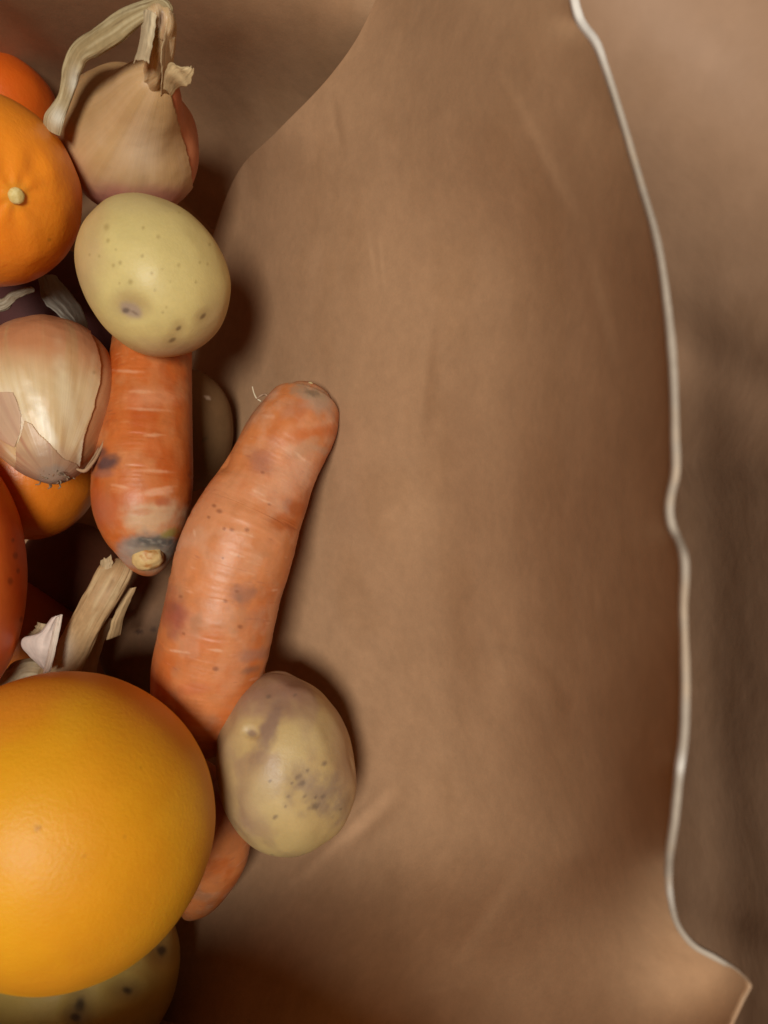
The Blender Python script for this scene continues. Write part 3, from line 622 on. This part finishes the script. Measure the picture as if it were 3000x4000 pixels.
# --- upper onion with the bent dry stalk
ax = np.array([.50, .12, .84])
V, F, st = bulb((508, 560, .268), 262, ax, .72, 21, 1.0, seed=3)
s = Skin(V, F, (.52, .16, .07)); s.vary((.60, .24, .11), 70, .6, 3)
r = thing('onion', 'upper onion with pink tan skin and a long dry stalk bent over to the left', 'onion', s.V, G_ON)
part('bulb', s.V, s.F, M_onion, r, s.col, st, label='red brown inner skin showing on the right')
oc = np.tile(np.array((.50, .30, .135)), (len(V), 1)); pol = st[:, 2] * 180; az = np.arctan2(st[:, 1], st[:, 0])
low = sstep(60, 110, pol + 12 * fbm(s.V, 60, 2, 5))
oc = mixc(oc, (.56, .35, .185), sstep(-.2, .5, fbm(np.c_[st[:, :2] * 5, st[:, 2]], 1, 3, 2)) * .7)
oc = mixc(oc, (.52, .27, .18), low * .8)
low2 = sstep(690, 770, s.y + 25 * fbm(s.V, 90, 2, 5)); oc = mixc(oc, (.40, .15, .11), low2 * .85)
oc = mixc(oc, (.34, .19, .08), (1 - sstep(330, 470, s.x)) * (1 - sstep(450, 620, s.y)) * .7)  # shading of the upper left side painted into the skin
oc = mixc(oc, (.70, .52, .36), np.exp(-((s.x - 560) / 75) ** 2 - ((s.y - 590) / 110) ** 2) * .55)  # soft highlight painted into the skin
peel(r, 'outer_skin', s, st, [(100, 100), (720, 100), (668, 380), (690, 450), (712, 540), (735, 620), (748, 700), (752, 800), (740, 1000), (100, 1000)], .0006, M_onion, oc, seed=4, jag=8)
def stalkcol(V, st, a=(.46, .33, .16), b=(.60, .48, .30), c=(.30, .20, .09), seed=1):
    R = np.c_[st[:, 0] * 3, st[:, 1] * 3, st[:, 2] * 5]
    cc = np.tile(np.array(a), (len(V), 1)); cc = mixc(cc, b, sstep(-.1, .4, fbm(R, 1, 3, seed))); return mixc(cc, c, sstep(.25, .6, fbm(R + 8, 1.4, 3, seed + 2)) * .8)
def smod(amp, seed):
    return lambda t, th, st: amp * fbm(np.c_[st[:, 0] * 2.6, st[:, 1] * 2.6, st[:, 2] * 3], 1, 3, seed) + amp * .5 * fbm(np.c_[st[:, 0] * 6, st[:, 1] * 6, st[:, 2] * 9], 1, 2, seed + 3)
V, F, st1 = tube([(600, 365, .2500, 62), (610, 320, .2410, 78), (617, 268, .2315, 74), (622, 195, .2235, 66), (624, 120, .218, 64), (618, 62, .214, 56), (602, 26, .215, 42)], 200, 128, .70, 0, .10, smod(.06, 4))
k = Skin(V, F, (.5, .33, .16)); k.col = stalkcol(V, st1, (.52, .34, .17), (.57, .41, .24), (.42, .25, .12), 2)
k.dent(636, 300, 13, 60, .0012, 4, .9); k.dent(628, 85, 16, 55, .0012, 8, .9); k.dent(585, 255, 8, 120, .0006, 8, .9); k.dent(560, 290, 10, 60, .0005, 25, .9); k.up()
k.paint(638, 300, 9, 72, (.16, .06, .02), .9, 4, .5, .3); k.paint(626, 82, 10, 42, (.14, .07, .04), .85, 8, .6, .4); k.paint(640, 120, 10, 50, (.34, .18, .10), .6, 0, .7, .4); k.paint(585, 250, 5, 110, (.33, .20, .09), .7, 6, .5, .3); k.paint(648, 245, 22, 16, (.40, .2, .15), .6)  # shade inside the slit and the neck hollow painted in, with brown streaks
part('neck', k.V, k.F, M_onion, r, k.col, st1)
V, F, st1 = tube([(660, 70, .215, 30), (630, 30, .213, 38), (570, 42, .214, 40), (500, 80, .217, 50), (440, 122, .220, 56), (375, 165, .224, 54), (318, 205, .228, 50), (285, 262, .231, 44), (268, 330, .234, 36), (252, 385, .236, 30), (228, 435, .237, 34), (212, 470, .238, 40), (205, 515, .240, 34)], 260, 72, .35, .03, 0, smod(.20, 8))
cc = stalkcol(V, st1, (.38, .28, .14), (.52, .42, .24), (.24, .16, .08), 5); x_, y_ = proj(V); cc = mixc(cc, (.70, .66, .54), (np.exp(-((x_ - 292) / 24) ** 2 - ((y_ - 325) / 55) ** 2) + np.exp(-((x_ - 225) / 30) ** 2 - ((y_ - 460) / 40) ** 2)) * .85)
part('stalk', V, F, M_husk, r, cc, st1)
# split leaves at the neck
def flap(rows, name='husk_flap', col=(.56, .43, .26), **k):
    V, F, st_ = sheet(rows, **k); cc = stalkcol(V, np.c_[st_[:, 0] * 2, st_[:, 1], st_[:, 1] * 4], col, np.clip(np.array(col) * 1.2, 0, 1), np.array(col) * .6, k.get('seed', 1))
    part(name, V, F, M_husk, r, cc, st_, solid=.00025)
flap([(560, 40, .213, 612, 60, .211), (552, 110, .216, 606, 110, .212), (540, 180, .219, 592, 185, .214), (522, 245, .222, 580, 250, .218)], bulge=.0012, jag=.05, endjag=.8, seed=12, col=(.54, .43, .27))
flap([(655, 50, .2125, 686, 60, .215), (642, 120, .2135, 690, 120, .218), (634, 200, .216, 678, 200, .222), (632, 300, .220, 672, 290, .226), (628, 380, .227, 660, 370, .230)], bulge=.0012, jag=.15, seed=15, col=(.54, .38, .21))
flap([(640, 350, .224, 668, 372, .226), (644, 300, .219, 690, 345, .222), (652, 268, .216, 712, 335, .218), (672, 246, .214, 745, 330, .216), (700, 262, .213, 752, 300, .214), (742, 268, .213, 756, 268, .213)], bulge=.001, jag=.10, endjag=1., seed=18, col=(.56, .41, .22))
# --- left onion, root end towards the viewer
ax = -np.array([.26, -.82, .50])
V, F, st = bulb((190, 1532, .262), 280, ax, .26, 26, 1.0, sub=8, seed=12, root=.52, ribs=.006)
k_ = np.argmax(st[:, 2]); tipx, tipy = [float(q[0]) for q in proj(V[k_:k_ + 1])]; print('root tip', tipx, tipy, V[:, 0].size)
s = Skin(V, F, (.46, .22, .10)); s.vary((.55, .30, .15), 60, .6, 3)
x_, y_ = s.x, s.y
r = thing('onion', 'left onion with cream papery skin and its grey root end pointing down', 'onion', s.V, G_ON)
part('bulb', s.V, s.F, M_onion, r, s.col, st, label='red brown inner skin showing on the right')
oc = np.tile(np.array((.66, .46, .25)), (len(V), 1)); az = np.arctan2(st[:, 1], st[:, 0])
oc = mixc(oc, (.50, .20, .09), (1 - sstep(1330, 1520, y_ + 40 * fbm(s.V, 70, 2, 8) - .12 * (x_ - 150))) * .9)
oc = mixc(oc, (.80, .64, .42), sstep(-.05, .4, fbm(np.c_[st[:, :2] * 6, st[:, 2] * 1.5], 1, 3, 6)) * sstep(1380, 1560, y_) * .8)
oc = mixc(oc, (.50, .30, .14), sstep(.1, .5, fbm(np.c_[st[:, :2] * 7 + 5, st[:, 2] * 2], 1, 3, 16)) * .6)
rd_ = np.hypot((x_ - tipx) / 1.35, y_ - tipy)
oc = mixc(oc, (.42, .25, .15), (1 - sstep(70, 150, rd_ + 30 * fbm(s.V, 150, 3, 8))) * .8)
oc = mixc(oc, (.30, .26, .22), (1 - sstep(24, 50, rd_ + 14 * fbm(s.V, 350, 3, 8))) * .9)
oc = mixc(oc, (.3, .16, .06), np.exp(-((x_ - 362) / 7) ** 2 - ((y_ - 1457) / 7) ** 2) * .9)
oc = mixc(oc, (.45, .19, .10), sstep(0, 60, 60 - x_) * sstep(1640, 1740, y_) * .7)
for (x, y, w_, h_, a, c, k_) in [(175, 1650, 17, 110, -22, (.88, .76, .58), .8), (70, 1630, 20, 90, -24, (.84, .68, .54), .7), (255, 1560, 26, 150, -8, (.80, .66, .44), .6), (312, 1775, 12, 60, 8, (.88, .78, .58), .8), (120, 1560, 14, 90, -18, (.80, .64, .44), .6), (340, 1560, 14, 120, 8, (.74, .56, .34), .6)]:
    oc = mixc(oc, c, s.mask(x, y, w_, h_, a, .9, .4) * k_)
peel(r, 'outer_skin', s, st, [(-900, 900), (330, 1240), (352, 1305), (372, 1350), (390, 1430), (386, 1500), (366, 1590), (345, 1650), (318, 1740), (308, 1822), (270, 1990), (-900, 2200)], .0007, M_onion, oc, seed=14, jag=5)
s2 = Skin(s.V + s.N * .0008, s.F, (.5, .3, .2)); c2 = np.tile(np.array((.60, .38, .21)), (len(V), 1)); c2 = mixc(c2, (.50, .25, .14), sstep(-.1, .4, fbm(np.c_[st[:, :2] * 8, st[:, 2] * 2], 1, 3, 26)))
c2 = mixc(c2, (.38, .22, .13), (1 - sstep(70, 150, rd_ + 40 * fbm(s.V, 150, 3, 8))) * .85); c2 = mixc(c2, (.24, .21, .18), (1 - sstep(34, 62, rd_ + 14 * fbm(s.V, 350, 3, 8))) * .9); c2 = mixc(c2, (.40, .24, .15), sstep(1780, 1850, y_) * .6)
peel(r, 'torn_skin', s2, st, [(95, 1640), (125, 1655), (150, 1690), (200, 1735), (250, 1790), (300, 1810), (330, 1850), (220, 1990), (40, 1900), (62, 1800), (62, 1740), (80, 1700)], .0001, M_onion, c2, seed=19, jag=2, solid=.00005)
peel(r, 'torn_skin', s2, st, [(-300, 1530), (50, 1530), (66, 1560), (85, 1620), (80, 1690), (58, 1750), (20, 1730), (-20, 1700), (-300, 1720)], .0001, M_onion, mixc(c2, (.60, .38, .25), np.full(len(V), .7)), seed=29, jag=3, solid=.00005)
for pts, w_ in (([(420, 1690, .251, 5), (395, 1750, .249, 6), (360, 1810, .247, 7), (326, 1840, .246, 8), (300, 1832, .246, 5)], 1), ([(405, 1715, .252, 3), (372, 1775, .250, 4), (335, 1830, .2465, 4)], 1)):
    hair(r, 'skin_strand', pts, 1, M_husk, (.50, .30, .17))
# root fibres
rng = np.random.default_rng(3)
for q in range(26):
    a = rng.uniform(0, 2 * np.pi); rr = rng.uniform(5, 60); x0 = tipx + rr * 1.2 * np.cos(a); y0 = tipy + rr * .55 * np.sin(a); l = rng.uniform(8, 30); b = a + rng.uniform(-1, 1)
    k = np.argmin((s.x - x0) ** 2 + (s.y - y0) ** 2 + 1e7 * (s.face < .3)); d0 = CZ - s.V[k][2] - .0010
    cc_ = [(.24, .18, .12), (.14, .09, .06), (.28, .17, .10)][q % 3]
    hair(r, 'root_fibre', [(x0, y0, d0 + .0006, 3), (x0 + l * .5 * np.cos(b), y0 + l * .4 * np.sin(b), d0 - .0004, 3), (x0 + l * np.cos(b + .5), y0 + l * .7 * np.sin(b + .5), d0, 2)], 1, col=cc_)
# its dry stalk and loose leaf above
V, F, st1 = tube([(-60, 1130, .262, 30), (-20, 1190, .262, 26), (12, 1188, .262, 22), (50, 1158, .263, 18), (95, 1138, .264, 15), (135, 1128, .266, 11)], 90, 40, .5, 0, .05, smod(.35, 6))
part('stalk', V, F, M_husk, r, stalkcol(V, st1, (.26, .20, .13), (.38, .32, .23), (.18, .12, .07), 6), st1)
V, F, st_ = sheet([(150, 1085, .280, 215, 1075, .284), (150, 1130, .279, 250, 1110, .288), (168, 1175, .279, 285, 1150, .293), (210, 1215, .280, 320, 1200, .296), (262, 1262, .281, 340, 1250, .298), (300, 1300, .282, 345, 1300, .300)], bulge=.002, jag=.08, seed=31, rough=.001)
part('dry_leaf', V, F, M_husk, r, np.tile(np.array((.24, .21, .17)), (len(V), 1)), st_, solid=.0002, label='pale grey papery leaf')

# --- lower onion: long dry stalk rising from under the big fruit
ax = np.array([.45, .8, .30])
V, F, st = bulb((170, 2870, .300), 240, ax, .5, 26, .95, seed=22, sub=6)
r = thing('onion', 'onion under the big grapefruit, its thick dry stalk and white torn husk showing', 'onion', V, G_ON)
part('bulb', V, F, M_onion, r, np.tile(np.array((.5, .3, .15)), (len(V), 1)), st)
V, F, st1 = tube([(185, 2760, .282, 100), (215, 2680, .276, 84), (250, 2600, .270, 72), (300, 2510, .266, 64), (345, 2420, .263, 62), (390, 2340, .261, 64), (430, 2270, .262, 66), (455, 2225, .264, 64), (475, 2190, .268, 50)], 220, 96, .5, 0, .03, smod(.09, 11))
cc = stalkcol(V, st1, (.46, .29, .14), (.54, .38, .20), (.36, .22, .10), 9); x_, y_ = proj(V); cc = mixc(cc, (.66, .54, .42), np.exp(-((x_ - 245) / 40) ** 2 - ((y_ - 2540) / 70) ** 2) * .7)
part('stalk', V, F, M_husk, r, cc, st1)
flap([(395, 2190, .262, 435, 2170, .262), (390, 2240, .262, 440, 2225, .261), (398, 2290, .262, 432, 2290, .260)][::-1], col=(.40, .29, .16), jag=.15, seed=41, bulge=.0006, endjag=1)
flap([(415, 2500, .268, 470, 2480, .272), (440, 2420, .267, 485, 2400, .269), (475, 2345, .267, 512, 2340, .268), (508, 2298, .268, 532, 2292, .268)], col=(.48, .32, .16), jag=.08, seed=44, bulge=.001)
flap([(250, 2720, .276, 375, 2720, .284), (300, 2590, .273, 385, 2570, .280), (350, 2500, .270, 420, 2480, .276), (400, 2415, .268, 465, 2412, .273)], col=(.36, .22, .12), jag=.06, seed=47, bulge=.001, endjag=.6)
# white torn husk
flap([(178, 2620, .262, 196, 2600, .260), (130, 2575, .261, 200, 2540, .258), (90, 2530, .260, 205, 2490, .257), (88, 2500, .259, 215, 2450, .256), (150, 2475, .258, 228, 2410, .255), (205, 2412, .256, 242, 2398, .255)], col=(.60, .50, .44), jag=.05, seed=50, bulge=.0015)
flap([(170, 2630, .258, 200, 2620, .256), (188, 2560, .257, 215, 2550, .255), (205, 2480, .2555, 232, 2470, .254), (222, 2415, .254, 243, 2400, .2535)], col=(.66, .56, .46), jag=.05, seed=53, bulge=.0008)
flap([(150, 2430, .270, 200, 2440, .270), (120, 2470, .271, 190, 2480, .270), (90, 2480, .275, 150, 2520, .272)], col=(.42, .30, .17), jag=.2, seed=56, bulge=.001)
V, F, st1 = tube([(190, 2640, .278, 60), (120, 2635, .276, 62), (60, 2670, .275, 58), (0, 2720, .275, 50), (-80, 2780, .276, 40)], 120, 64, .45, .08, 0, smod(.3, 15))
part('dry_leaf', V, F, M_husk, r, stalkcol(V, st1, (.34, .24, .13), (.46, .36, .22), (.16, .10, .05), 12), st1)
